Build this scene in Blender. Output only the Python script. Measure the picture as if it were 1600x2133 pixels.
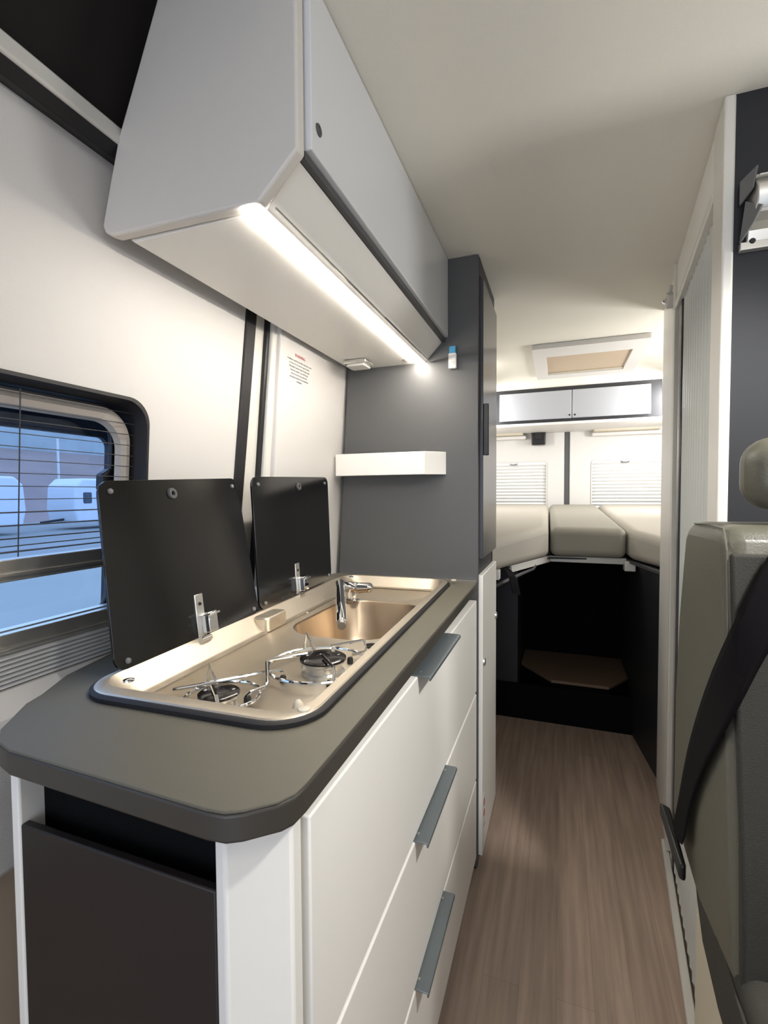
import bpy, bmesh, math, random
from math import sin, cos, pi, radians
from mathutils import Vector, Matrix
random.seed(4)
scn = bpy.context.scene
for o in list(bpy.data.objects): bpy.data.objects.remove(o)
C = scn.collection

# ------------------------------------------------------------ camera
YAW, PITCH, ROLL, FPX, CAM = .352917, -.038936, -.006387, 996.03, (0, 0, 1.19)
cam = bpy.data.cameras.new('camera'); co = bpy.data.objects.new('camera', cam); C.objects.link(co)
cam.sensor_fit = 'HORIZONTAL'; cam.sensor_width = 36; cam.lens = FPX/1600*36; cam.clip_start = .02; cam.clip_end = 300
fw = Vector((-sin(YAW)*cos(PITCH), cos(YAW)*cos(PITCH), sin(PITCH)))
r0 = Vector((cos(YAW), sin(YAW), 0)); u0 = r0.cross(fw)
rr_ = r0*cos(ROLL)+u0*sin(ROLL); uu_ = -r0*sin(ROLL)+u0*cos(ROLL)
m = Matrix((rr_, uu_, -fw)).transposed().to_4x4(); m.translation = CAM
co.matrix_world = m
scn.camera = co

# ------------------------------------------------------------ world, view
scn.view_settings.view_transform = 'Standard'; scn.view_settings.look = 'None'
scn.view_settings.exposure = 0.42; scn.view_settings.gamma = 1; scn.view_settings.use_curve_mapping = False
w = bpy.data.worlds.new('sky'); scn.world = w; w.use_nodes = True
bg = w.node_tree.nodes['Background']; bg.inputs[0].default_value = (.70, .79, .96, 1); bg.inputs[1].default_value = 2.2

def area(name, loc, aim, sx, sy, power, col=(1, 1, 1)):
    l = bpy.data.lights.new(name, 'AREA'); l.shape = 'RECTANGLE'; l.size = sx; l.size_y = sy; l.energy = power; l.color = col
    o = bpy.data.objects.new(name, l); C.objects.link(o); o.location = loc
    d = Vector(aim)-Vector(loc); o.rotation_euler = d.to_track_quat('-Z', 'Y').to_euler(); return o
def spot(name, loc, aim, cone, power, col=(1, 1, 1), rad=.04, blend=.7):
    l = bpy.data.lights.new(name, 'SPOT'); l.energy = power; l.color = col; l.spot_size = radians(cone); l.spot_blend = blend; l.shadow_soft_size = rad
    o = bpy.data.objects.new(name, l); C.objects.link(o); o.location = loc; o.rotation_euler = (Vector(aim)-Vector(loc)).to_track_quat('-Z', 'Y').to_euler(); return o
area('windscreen_daylight', (.15, -1.9, 1.35), (.1, 1.5, 1.0), 1.3, .8, 3, (.98, .99, 1))
area('front_ceiling_lamp', (.45, -.1, 1.88), (.25, .3, 0), .5, .4, 3, (1, .98, .95))
spot('ceiling_spot', (.58, .50, 1.87), (-.2, 1.12, .40), 74, 50, (1, .98, .95))  # unseen spot added to brighten the drawers, cone kept off the upper wall
area('bench_reading_lamp', (.98, .96, 1.38), (-.33, .92, 1.70), .2, .2, 4, (1, .99, .97))  # added fill light out of view, lifts the overhead door and left wall
area('rear_side_lamp', (.72, 3.30, 1.62), (.15, 3.6, 1.35), .04, .5, 7.5, (1, .99, .98))
area('rear_side_lamp', (-.62, 3.30, 1.62), (.0, 3.6, 1.3), .04, .5, 5, (1, .99, .98))
area('rear_ceiling_lamp', (-.5, 2.7, 1.82), (.3, 3.0, 1.0), .05, .5, 2, (1, .99, .98))
area('rear_reading_lamp', (.92, 2.6, 1.40), (.1, 2.3, 1.9), .3, .3, 6.5, (1, .99, .98))  # added fill hidden behind the washroom wall, brightens the far ceiling

# ------------------------------------------------------------ materials
def srgb(c):
    return tuple(((v/255)/12.92 if v/255 <= .04045 else ((v/255+.055)/1.055)**2.4) for v in c)+(1,)
def mat(name, col, rough=.5, metal=0, spec=.5, noise=0, nscale=60, bump=0, bscale=200, stretch=(1, 1, 1), coat=0):
    m = bpy.data.materials.new(name); m.use_nodes = True; nt = m.node_tree; b = nt.nodes['Principled BSDF']
    c = srgb(col); b.inputs['Base Color'].default_value = c; b.inputs['Roughness'].default_value = rough
    b.inputs['Metallic'].default_value = metal; b.inputs['Specular IOR Level'].default_value = spec
    b.inputs['Coat Weight'].default_value = coat
    if noise or bump:
        tc = nt.nodes.new('ShaderNodeTexCoord'); mp = nt.nodes.new('ShaderNodeMapping'); mp.inputs['Scale'].default_value = stretch
        nt.links.new(tc.outputs['Object'], mp.inputs[0])
    if noise:
        n = nt.nodes.new('ShaderNodeTexNoise'); n.inputs['Scale'].default_value = nscale; n.inputs['Detail'].default_value = 4
        nt.links.new(mp.outputs[0], n.inputs[0]); mx = nt.nodes.new('ShaderNodeMix'); mx.data_type = 'RGBA'
        mx.inputs[6].default_value = tuple(v*(1-noise) for v in c[:3])+(1,); mx.inputs[7].default_value = tuple(min(1, v*(1+noise)) for v in c[:3])+(1,)
        nt.links.new(n.outputs[0], mx.inputs[0]); nt.links.new(mx.outputs[2], b.inputs['Base Color'])
    if bump:
        n = nt.nodes.new('ShaderNodeTexNoise'); n.inputs['Scale'].default_value = bscale; n.inputs['Detail'].default_value = 3
        nt.links.new(mp.outputs[0], n.inputs[0]); bp = nt.nodes.new('ShaderNodeBump'); bp.inputs['Strength'].default_value = bump
        bp.inputs['Distance'].default_value = .002
        nt.links.new(n.outputs[0], bp.inputs['Height']); nt.links.new(bp.outputs[0], b.inputs['Normal'])
    return m
def emis(name, col, s):
    m = mat(name, col); b = m.node_tree.nodes['Principled BSDF']
    b.inputs['Emission Color'].default_value = srgb(col); b.inputs['Emission Strength'].default_value = s; return m
M = {}
M['wall'] = mat('white_wall_lining', (212, 209, 205), .55, bump=.15, bscale=500)
M['ceil'] = mat('ceiling_felt', (230, 226, 214), .85, spec=.2, noise=.03, nscale=300, bump=.3, bscale=600)
M['white'] = mat('white_laminate', (236, 233, 226), .38, noise=.01)
M['ohend'] = mat('grey_laminate', (212, 207, 199), .45, noise=.015)
M['silver'] = mat('pale_grey_gloss', (216, 217, 219), .22, spec=.5)
M['grey'] = mat('anthracite_laminate', (79, 79, 79), .5, noise=.03, nscale=200)
M['dark'] = mat('dark_laminate', (40, 40, 43), .5, noise=.05)
M['glossdark'] = mat('dark_satin_door', (66, 66, 70), .22, noise=.02)
M['niche'] = mat('dark_brown_laminate', (35, 29, 27), .5)
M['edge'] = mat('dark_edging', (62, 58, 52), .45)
M['partition'] = mat('dark_grey_partition_board', (44, 45, 48), .6, spec=.3)
M['locker'] = mat('pale_grey_locker_door', (158, 160, 165), .35)
M['black'] = mat('black_plastic', (16, 16, 17), .4)
M['blackfelt'] = mat('black_carpet', (15, 15, 17), .95, spec=.1, bump=.3)
M['rooffelt'] = mat('dark_roof_lining', (40, 37, 36), .95, spec=.1, noise=.06, nscale=400)
M['worktop'] = mat('worktop_laminate', (97, 93, 80), .55, noise=.07, nscale=900, bump=.2, bscale=900)
M['steel'] = mat('brushed_steel', (222, 211, 193), .45, metal=1, noise=.02, nscale=40, bump=.03, bscale=300, stretch=(1, .15, 1))
M['basin'] = mat('satin_steel_bowl', (170, 152, 130), .38, metal=1, noise=.03)
M['chrome'] = mat('chrome', (235, 235, 235), .06, metal=1)
M['alu'] = mat('aluminium', (206, 204, 198), .3, metal=.85, noise=.02)
M['glass'] = mat('black_glass', (14, 13, 13), .16, spec=.6)
M['enamel'] = mat('black_enamel', (26, 22, 21), .18, spec=.6)
M['rubber'] = mat('black_rubber', (22, 20, 22), .6)
M['handle'] = mat('blue_grey_metal', (112, 120, 124), .42, metal=.6)
M['cream'] = mat('beige_plastic', (198, 189, 170), .5)
M['blind'] = mat('white_pleated_blind', (222, 222, 221), .6)
M['taupe'] = mat('beige_blind_cloth', (186, 168, 146), .8)
M['mattress'] = mat('grey_mattress_cover', (176, 170, 158), .75, noise=.03, nscale=8, bump=.6, bscale=9, stretch=(1.4, .6, 1))
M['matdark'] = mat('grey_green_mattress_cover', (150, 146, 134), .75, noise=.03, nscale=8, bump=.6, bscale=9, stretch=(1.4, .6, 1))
M['leather'] = mat('olive_grey_leatherette', (88, 86, 74), .42, noise=.05, nscale=30, bump=.2, bscale=350)
M['cloth'] = mat('charcoal_seat_cloth', (46, 44, 37), .8, noise=.12, nscale=500, bump=.4, bscale=700)
M['belt'] = mat('black_webbing', (10, 7, 9), .85, spec=.15)
M['strip'] = mat('pale_grey_profile', (220, 217, 209), .4)
M['led'] = emis('led_strip', (255, 247, 236), 66)
M['blue'] = mat('blue_plastic', (70, 150, 190), .4)
M['red'] = mat('red_print', (190, 60, 70), .6)
M['print'] = mat('grey_print', (110, 110, 112), .7)
M['stepwood'] = mat('brown_step_board', (120, 98, 78), .6, noise=.1, nscale=12, stretch=(1, 12, 1))
M['caravan'] = mat('caravan_white', (225, 228, 230), .4)
M['caravanwin'] = mat('caravan_window', (60, 68, 80), .2)
M['asphalt'] = mat('pale_asphalt', (150, 150, 144), .9, noise=.1, nscale=.5)
M['hill'] = mat('bare_brown_slope', (158, 138, 130), .95, noise=.25, nscale=.25, stretch=(1, 1, 3))
M['grass'] = mat('frosty_grass', (170, 180, 178), .95, noise=.3, nscale=.4)
M['wood'] = None
def floor_mat():
    m = bpy.data.materials.new('wood_vinyl_floor'); m.use_nodes = True; nt = m.node_tree; b = nt.nodes['Principled BSDF']
    tc = nt.nodes.new('ShaderNodeTexCoord'); mp = nt.nodes.new('ShaderNodeMapping'); mp.inputs['Rotation'].default_value = (0, 0, pi/2)
    nt.links.new(tc.outputs['Object'], mp.inputs[0])
    br = nt.nodes.new('ShaderNodeTexBrick'); br.inputs['Scale'].default_value = 1; br.inputs['Brick Width'].default_value = 2.3; br.inputs['Row Height'].default_value = .085
    br.inputs['Mortar Size'].default_value = .0008; br.inputs['Color1'].default_value = srgb((174, 153, 138)); br.inputs['Color2'].default_value = srgb((164, 143, 128)); br.inputs['Mortar'].default_value = srgb((150, 130, 116))
    nt.links.new(mp.outputs[0], br.inputs[0])
    m2 = nt.nodes.new('ShaderNodeMapping'); m2.inputs['Scale'].default_value = (60, 3, 1); nt.links.new(tc.outputs['Object'], m2.inputs[0])
    n = nt.nodes.new('ShaderNodeTexNoise'); n.inputs['Scale'].default_value = 1; n.inputs['Detail'].default_value = 6; nt.links.new(m2.outputs[0], n.inputs[0])
    cr = nt.nodes.new('ShaderNodeValToRGB'); cr.color_ramp.elements[0].color = (.72, .72, .72, 1); cr.color_ramp.elements[1].color = (1.2, 1.2, 1.2, 1)
    cr.color_ramp.elements[0].position = .3; cr.color_ramp.elements[1].position = .7
    nt.links.new(n.outputs[0], cr.inputs[0]); mx = nt.nodes.new('ShaderNodeMix'); mx.data_type = 'RGBA'; mx.blend_type = 'MULTIPLY'; mx.inputs[0].default_value = .8
    nt.links.new(br.outputs[0], mx.inputs[6]); nt.links.new(cr.outputs[0], mx.inputs[7]); nt.links.new(mx.outputs[2], b.inputs['Base Color'])
    b.inputs['Roughness'].default_value = .48; return m
M['wood'] = floor_mat()
def pane_mat(name, tint, refl=.08):
    m = bpy.data.materials.new(name); m.use_nodes = True; nt = m.node_tree; nt.nodes.remove(nt.nodes['Principled BSDF'])
    t = nt.nodes.new('ShaderNodeBsdfTransparent'); t.inputs[0].default_value = tint; g = nt.nodes.new('ShaderNodeBsdfGlossy'); g.inputs['Roughness'].default_value = .03
    mx = nt.nodes.new('ShaderNodeMixShader'); mx.inputs[0].default_value = refl
    nt.links.new(t.outputs[0], mx.inputs[1]); nt.links.new(g.outputs[0], mx.inputs[2]); nt.links.new(mx.outputs[0], nt.nodes['Material Output'].inputs[0]); return m
M['pane'] = pane_mat('tinted_window_acrylic', (.64, .78, .95, 1), .06)
M['mesh'] = pane_mat('fly_screen_mesh', (.9, .9, .93, 1), .0)
M['ribs'] = mat('ribbed_shutter', (212, 216, 212), .2, spec=.7)

# ------------------------------------------------------------ mesh helpers
class MB:
    def __init__(s): s.bm = bmesh.new()
    def face(s, pts):
        vs = [s.bm.verts.new(p) for p in pts]; return s.bm.faces.new(vs)
    def box(s, x0, x1, y0, y1, z0, z1):
        return s.hexa([(x0, y0, z0), (x1, y0, z0), (x1, y1, z0), (x0, y1, z0)], [(x0, y0, z1), (x1, y0, z1), (x1, y1, z1), (x0, y1, z1)])
    def hexa(s, lo, hi):
        n = len(lo); a = [s.bm.verts.new(p) for p in lo]; b = [s.bm.verts.new(p) for p in hi]
        s.bm.faces.new(a[::-1]); s.bm.faces.new(b)
        for i in range(n): s.bm.faces.new((a[i], a[(i+1) % n], b[(i+1) % n], b[i]))
        return s
    def prism(s, poly, z0, z1): # poly in xy
        z0f = z0 if callable(z0) else (lambda x, y: z0); z1f = z1 if callable(z1) else (lambda x, y: z1)
        return s.hexa([(x, y, z0f(x, y)) for x, y in poly], [(x, y, z1f(x, y)) for x, y in poly])
    def prismx(s, poly, x0, x1): # poly in yz
        return s.hexa([(x0, y, z) for y, z in poly], [(x1, y, z) for y, z in poly])
    def prismy(s, poly, y0, y1): # poly in xz
        return s.hexa([(x, y0, z) for x, z in poly], [(x, y1, z) for x, z in poly])
    def tube(s, pts, r, n=10, closed=False):
        pts = [Vector(p) for p in pts]; N = len(pts); rings = []; up = None
        for i, p in enumerate(pts):
            a = pts[i-1] if (i > 0 or closed) else pts[i]; b = pts[(i+1) % N] if (i < N-1 or closed) else pts[i]
            t = (b-a).normalized()
            if up is None: up = t.orthogonal().normalized()
            u = (up-t*up.dot(t)); u = u.normalized() if u.length > 1e-6 else t.orthogonal().normalized(); up = u; v = t.cross(u)
            ri = r[i] if isinstance(r, (list, tuple)) else r
            rings.append([s.bm.verts.new(p+u*cos(2*pi*k/n)*ri+v*sin(2*pi*k/n)*ri) for k in range(n)])
        for i in range(N if closed else N-1):
            A, B = rings[i], rings[(i+1) % N]
            for k in range(n): s.bm.faces.new((A[k], A[(k+1) % n], B[(k+1) % n], B[k]))
        if not closed: s.bm.faces.new(rings[0][::-1]); s.bm.faces.new(rings[-1])
        return s
    def lathe(s, prof, c, axis=(0, 0, 1), n=32):
        q = Vector((0, 0, 1)).rotation_difference(Vector(axis).normalized()); c = Vector(c); rings = []
        for r, z in prof:
            r = max(r, 1e-5); rings.append([s.bm.verts.new(c+q @ Vector((r*cos(2*pi*k/n), r*sin(2*pi*k/n), z))) for k in range(n)])
        for A, B in zip(rings, rings[1:]):
            for k in range(n): s.bm.faces.new((A[k], A[(k+1) % n], B[(k+1) % n], B[k]))
        s.bm.faces.new(rings[0][::-1]); s.bm.faces.new(rings[-1]); return s
    def loops(s, L, cap0=False, cap1=True):
        R = [[s.bm.verts.new(p) for p in l] for l in L]; n = len(R[0])
        for A, B in zip(R, R[1:]):
            for k in range(n): s.bm.faces.new((A[k], A[(k+1) % n], B[(k+1) % n], B[k]))
        if cap0: s.bm.faces.new(R[0][::-1])
        if cap1: s.bm.faces.new(R[-1])
        return s
    def plate(s, outer, holes, fn, off):
        """flat sheet with holes: outlines are 2-D, fn maps (a, b, depth) to space; off is the thickness"""
        es = []; vs2 = []
        tb = bmesh.new()
        for lp in [outer]+holes:
            vv = [tb.verts.new((a, b, 0)) for a, b in lp]
            for i in range(len(vv)): tb.edges.new((vv[i], vv[(i+1) % len(vv)]))
        bmesh.ops.triangle_fill(tb, use_beauty=True, use_dissolve=False, edges=tb.edges[:])
        tb.verts.index_update(); tb.verts.ensure_lookup_table()
        V0 = [s.bm.verts.new(fn(v.co.x, v.co.y, 0)) for v in tb.verts]; V1 = [s.bm.verts.new(fn(v.co.x, v.co.y, off)) for v in tb.verts]
        for f in tb.faces:
            ix = [v.index for v in f.verts]; s.bm.faces.new([V0[i] for i in ix]); s.bm.faces.new([V1[i] for i in ix[::-1]])
        for e in tb.edges:
            if len(e.link_faces) == 1:
                a, b = e.verts[0].index, e.verts[1].index; s.bm.faces.new((V0[a], V0[b], V1[b], V1[a]))
        tb.free(); return s
    def build(s, name, material, parent=None, bevel=0, seg=2, smooth=True, sub=0):
        bmesh.ops.recalc_face_normals(s.bm, faces=s.bm.faces[:])
        me = bpy.data.meshes.new(name); s.bm.to_mesh(me); s.bm.free()
        if smooth:
            for p in me.polygons: p.use_smooth = True
            me.set_sharp_from_angle(angle=radians(35))
        me.materials.append(M[material] if isinstance(material, str) else material)
        o = bpy.data.objects.new(name, me); C.objects.link(o)
        if parent: o.parent = parent; o.matrix_parent_inverse = parent.matrix_basis.inverted()
        if bevel:
            b = o.modifiers.new('bevel', 'BEVEL'); b.width = bevel; b.segments = seg; b.limit_method = 'ANGLE'; b.angle_limit = radians(40); b.harden_normals = False
        if sub:
            b = o.modifiers.new('sub', 'SUBSURF'); b.levels = sub; b.render_levels = sub
        return o
def rr(cx, cy, w, h, r, n=6):
    out = []
    for sx, sy, a0 in ((1, 1, 0), (-1, 1, 90), (-1, -1, 180), (1, -1, 270)):
        for i in range(n+1):
            a = radians(a0+90*i/n); out.append((cx+sx*(w/2-r)+r*cos(a), cy+sy*(h/2-r)+r*sin(a)))
    return out
def rbox(x0, x1, y0, y1, r, n=6): return rr((x0+x1)/2, (y0+y1)/2, x1-x0, y1-y0, r, n)
def thing(name, label, cat, loc, group=None):
    o = bpy.data.objects.new(name, None); C.objects.link(o); o.location = loc; o.empty_display_size = .05
    return tag(o, label, cat, group)
def tag(o, label, cat, group=None, kind=None):
    o['label'] = label; o['category'] = cat
    if group: o['group'] = group
    if kind: o['kind'] = kind
    return o
def struct(o, label=None):
    o['kind'] = 'structure'
    if label: o['label'] = label; o['category'] = o.name.split('_')[0]
    return o

# ------------------------------------------------------------ room shell
K = .0735
def W(y, z, off=0): return (-.75+K*(z-.92)+off, y, z)     # the leaning left wall
def T(y): return .275+(y-1.05)*.0909                         # the slightly splayed toilet wall
struct(MB().box(-.85, 1.05, -2.2, 4.0, -.05, 0).build('floor', 'wood', smooth=False), 'brown wood-look vinyl floor running down the aisle')
struct(MB().prism([(-.335, -2.2), (1.05, -2.2), (1.05, 4.0), (-.85, 4.0), (-.85, .60), (-.335, .60)], 1.9, 2.05).build('ceiling', 'ceil', smooth=False), 'pale felt-lined ceiling of the van')
hole = rbox(-.40, .69, .902, 1.363, .045, 8)
b = MB(); b.plate([(-2.2, .66), (.985, .66), (.985, 1.80), (-2.2, 1.80)], [hole], lambda a, c, d: W(a, c, -d), .02)
struct(b.build('wall_left', 'wall', bevel=0), 'white left side wall around the window')
b = MB(); b.prismx([(-2.2, 0), (3.9, 0), (3.9, .66), (-2.2, .66)], -.80, -.78)
struct(b.build('wall_left', 'taupe'), 'brown lower part of the left wall beside the kitchen')
b = MB(); q = [(1.07, .90), (3.9, .90), (3.9, 1.90), (1.07, 1.90)]
b.hexa([W(y, z, .03) for y, z in q], [W(y, z, -.02) for y, z in q]); struct(b.build('wall_left', 'wall', bevel=.004), 'white wall panel carrying the printed warning text')
# door pillar, seal, mouldings
def wstrip(y0a, y1a, y0b, y1b, z0, z1, o0, o1): # strip on the left wall: at z0 from y0a..y1a, at z1 from y0b..y1b
    q = [(y0a, z0), (y1a, z0), (y1b, z1), (y0b, z1)]; return MB().hexa([W(y, z, o0) for y, z in q], [W(y, z, o1) for y, z in q])
struct(wstrip(.93, .965, .975, 1.015, .95, 1.88, -.06, .006).build('trim_1', 'rubber', bevel=.005), 'black rubber door seal between the white wall panels')
struct(wstrip(.962, 1.03, 1.008, 1.06, .95, 1.88, -.05, -.002).build('trim_2', 'strip', bevel=.006, seg=3), 'pale painted pillar beside the black seal')
struct(wstrip(1.022, 1.034, 1.048, 1.062, .95, 1.88, -.02, .008).build('trim_3', 'black', bevel=.002), 'thin black line on the pale pillar')
struct(wstrip(1.034, 1.068, 1.062, 1.085, .95, 1.88, -.02, .018).build('trim_4', 'strip', bevel=.006), 'rounded grey edge beside the warning panel')
# roof side above the window wall
b = MB(); b.hexa([(-.662, -2.2, 1.742), (-.645, -2.2, 1.742), (-.645, 1.0, 1.735), (-.662, 1.0, 1.735)], [(-.680, -2.2, 1.768), (-.650, -2.2, 1.774), (-.650, 1.0, 1.765), (-.680, 1.0, 1.760)])
struct(b.build('trim_5', 'strip', bevel=.004), 'pale rail running along the top of the left wall')
b = MB(); b.hexa([(-.70, -2.2, 1.738), (-.667, -2.2, 1.727), (-.667, 1.0, 1.721), (-.70, 1.0, 1.732)], [(-.70, -2.2, 1.743), (-.650, -2.2, 1.742), (-.650, 1.0, 1.735), (-.70, 1.0, 1.736)])
struct(b.build('trim_6', 'rubber', bevel=.003), 'dark groove under the pale rail')
b = MB(); b.hexa([(-.72, -2.2, 1.77), (-.664, -2.2, 1.772), (-.664, .598, 1.763), (-.72, .598, 1.76)], [(-.66, -2.2, 2.0), (-.56, -2.2, 2.0), (-.56, .598, 2.0), (-.66, .598, 2.0)]); b.box(-.66, -.336, -2.2, .598, 2.0, 2.04)
struct(b.build('ceiling', 'rooffelt'), 'dark lined roof side above the pale rail')
struct(MB().box(-.86, -.695, .55, 4.0, 1.78, 2.05).build('wall_left', 'wall'))
# rear doors
def rear_door(x0, x1, hx0, hx1, nm, lab):
    d = struct(MB().plate([(x0, .2), (x1, .2), (x1, 1.9), (x0, 1.9)], [rbox(hx0, hx1, .98, 1.428, .03)], lambda a, c, e: (a, 3.9+e, c), .05).build(nm, 'wall', bevel=.006, seg=3), lab)
    return d
rd1 = rear_door(-.84, .028, -.60, -.095, 'door_1', 'left rear door, white lining')
rd2 = rear_door(.066, 1.04, .216, .76, 'door_2', 'right rear door, white lining')
struct(MB().box(.020, .072, 3.91, 3.96, .2, 1.9).build('trim_7', 'grey'), 'dark gap strip between the two rear doors')
struct(MB().box(-.85, 1.05, 3.98, 4.0, 0, 1.9).build('wall_rear', 'black'))
for par, x0, x1 in ((rd1, -.5, -.27), (rd2, .225, .66)):
    MB().prismy([(x0, 1.628), (x1, 1.628), (x1-.03 if x0 > 0 else x1, 1.675), (x0+.0, 1.675)], 3.80, 3.90).build('recess_panel', 'taupe' if False else 'cream', par, bevel=.01)
    MB().box(x0-.01, x1+.02, 3.84, 3.90, 1.600, 1.628).build('grab_ledge', 'wall', par, bevel=.012, seg=4)
def blind(n, x0, x1, hx, lab):
    t = thing('window_blind', lab, 'window blind', ((x0+x1)/2, 3.88, .98), 'blinds of the rear doors')
    b = MB(); z = 1.415; k = 17; pts = []
    for i in range(k+1):
        zz = .985+(z-.985)*i/k; pts.append((3.915, zz)); 
        if i < k: pts.append((3.900, zz+(z-.985)/k*.5))
    poly = pts+[(3.93, z), (3.93, .985)]
    b.hexa([(x0, y, zz) for y, zz in poly], [(x1, y, zz) for y, zz in poly]); b.build('pleats', 'blind', t, smooth=False)
    MB().box(x0, x1, 3.896, 3.912, 1.402, 1.424).build('blind_rail', 'blind', t, bevel=.003)
    MB().prismy([(hx-.028, 1.418), (hx-.022, 1.404), (hx+.022, 1.404), (hx+.028, 1.418), (hx+.014, 1.410), (hx-.014, 1.410)], 3.878, 3.898).build('blind_handle', 'print', t, bevel=.002)
    b = MB(); b.plate(rbox(x0-.005, x1+.005, .978, 1.432, .035), [rbox(x0+.004, x1-.004, .986, 1.424, .028)], lambda a, c, e: (a, 3.894+e, c), .012); b.build('frame', 'wall', t, bevel=.002)
    return t
blind(1, -.596, -.099, -.345, 'white pleated blind drawn over the left rear door window')
blind(2, .220, .756, .445, 'white pleated blind drawn over the right rear door window')
t = thing('door_lock_cover', 'black boxy lock cover at the top of the left rear door', 'lock cover', (-.16, 3.86, 1.56))
MB().prismy([(-.212, 1.69), (-.104, 1.69), (-.108, 1.552), (-.208, 1.552)], 3.83, 3.897).build('housing', 'black', t, bevel=.008, seg=3)
MB().box(-.183, -.135, 3.822, 3.832, 1.592, 1.66).build('inset_plate', 'rubber', t, bevel=.003)

# right side: toilet room wall with shutter door
wr = []
def tbox(y0, y1, d0, d1, z0, z1): # slab on the toilet wall, depth d measured into the room (+x)
    return MB().hexa([(T(y0)+d0, y0, z0), (T(y0)+d1, y0, z0), (T(y1)+d1, y1, z0), (T(y1)+d0, y1, z0)], [(T(y0)+d0, y0, z1), (T(y0)+d1, y0, z1), (T(y1)+d1, y1, z1), (T(y1)+d0, y1, z1)])
struct(tbox(1.78, 2.17, 0, .03, 0, 1.9).build('wall_right', 'white', bevel=.004), 'white end section of the washroom wall')
struct(tbox(1.045, 1.145, -.002, .016, 0, 1.9).build('wall_right', 'strip', bevel=.004, seg=3), 'white rounded corner post of the washroom')
struct(tbox(1.13, 1.80, 0, .03, 1.775, 1.9).build('wall_right', 'white', bevel=.004), 'white header above the shutter door')
struct(MB().box(.290, 1.05, 1.05, 1.09, 0, 1.9).build('wall_right', 'partition', smooth=False), 'dark grey partition behind the bench seat')
struct(MB().box(.40, 1.05, 2.14, 2.17, 0, 1.9).build('wall_right', 'wall', smooth=False))
struct(MB().box(1.02, 1.05, -2.2, 4.0, 0, 1.9).build('wall_right', 'wall', smooth=False))
struct(MB().box(-.85, -.80, 1.0, 4.0, 0, .95).build('wall_left', 'wall', smooth=False))
struct(tbox(.60, 1.80, -.014, .006, 0, .018).build('baseboard_right', 'strip', bevel=.003), 'white floor profile under the shutter door')
struct(tbox(1.135, 1.80, -.006, .012, 1.760, 1.782).build('trim_8', 'strip', bevel=.003), 'white rail above the shutter door')
struct(tbox(1.735, 1.785, -.006, .03, .02, 1.9).build('trim_9', 'strip', bevel=.002), 'grey door jamb of the washroom')
sd = thing('shutter_door', 'grey ribbed sliding shutter door of the washroom', 'door', (T(1.4), 1.4, .02))
b = MB(); nrib = 13; ya, yb = 1.14, 1.66; f0 = []; f1 = []
pl = []
for i in range(nrib):
    for fr, dp in ((0, .024), (.06, .018), (.2, .012), (.5, .008), (.8, .012), (.94, .018)): y = ya+(yb-ya)*(i+fr)/nrib; pl.append((T(y)+dp, y))
pl += [(T(yb)+.022, yb), (T(yb)+.03, yb), (T(ya)+.03, ya)]
b.prism(pl, .022, 1.765); b.build('ribbed_panel', 'ribs', sd)
tbox(1.655, 1.69, .004, .03, .022, 1.765).build('closing_edge', 'glossdark', sd, bevel=.004)
tbox(1.70, 1.712, .004, .02, .022, 1.765).build('side_track', 'alu', sd, bevel=.002)
struct(tbox(1.69, 1.735, .018, .03, .02, 1.775).build('trim_10', 'black'), 'black gap beside the shutter door')
t = thing('door_catch', 'small white catch with a chrome ball on the white jamb', 'catch', (T(1.84), 1.84, 1.80))
b = MB(); b.hexa([(T(1.84)-.022, 1.795, 1.822), (T(1.84)-.022, 1.84, 1.795), (T(1.84)+.0, 1.84, 1.795), (T(1.84)+.0, 1.795, 1.822)][::1], [(T(1.84)-.022, 1.835, 1.848), (T(1.84)-.022, 1.885, 1.825), (T(1.84)+.0, 1.885, 1.825), (T(1.84)+.0, 1.835, 1.848)])
b.build('catch_body', 'wall', t, bevel=.003)
MB().lathe([(.0, 0), (.006, .001), (.009, .005), (.008, .011), (.004, .014), (0, .015)], (T(1.84)-.020, 1.835, 1.820), (-1, -.3, 0), 16).build('chrome_ball', 'chrome', t)
t = tag(MB().tube([(T(1.84)-.010, 1.838, 1.845), (T(1.84)-.010, 1.826, 1.866)], .006, 10).build('catch_peg', 'wall'), 'x', 'x')
t.parent = bpy.data.objects['door_catch']; t.matrix_parent_inverse = t.parent.matrix_basis.inverted(); del t['label']; del t['category']

# window in the left wall
wn = struct(MB().loops([[W(y, z, o) for y, z in rbox(-.40+i, .69-i, .902+i, 1.363-i, .045, 8)] for i, o in ((0, .003), (.006, .004), (.009, -.006), (.012, -.05))], cap1=False).build('window_1', 'rubber'), 'side window with dark rounded recess')
b = MB(); b.plate(rbox(-.40, .70, .92, 1.373, .05, 8), [rbox(-.34, .655, .96, 1.345, .06, 8)], lambda a, c, d: W(a, c, -.05-d), .01); b.build('inner_frame', 'black', wn, bevel=.003)
b = MB(); L = []
for i, o in ((0, -.036), (.002, -.028), (.012, -.024), (.022, -.027), (.027, -.036)):
    L.append([W(y, z, o) for y, z in rbox(-.375+i, .677-i, .93+i, 1.345-i, .06-i*.5, 10)])
b.loops(L, cap1=False); b.build('rounded_gasket', 'cream', wn)
b = MB(); b.plate(rbox(-.55, .90, .80, 1.42, .06, 8), [rbox(-.50, .690, .93, 1.30, .02, 6)], lambda a, c, d: W(a, c, -.10-d), .01); b.build('outer_body_edge', 'dark', wn)
b = MB(); b.plate(rbox(-.38, .668, .935, 1.345, .05, 8), [], lambda a, c, d: W(a, c, -.068-d), .004); b.build('pane', 'pane', wn, smooth=False)
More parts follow.
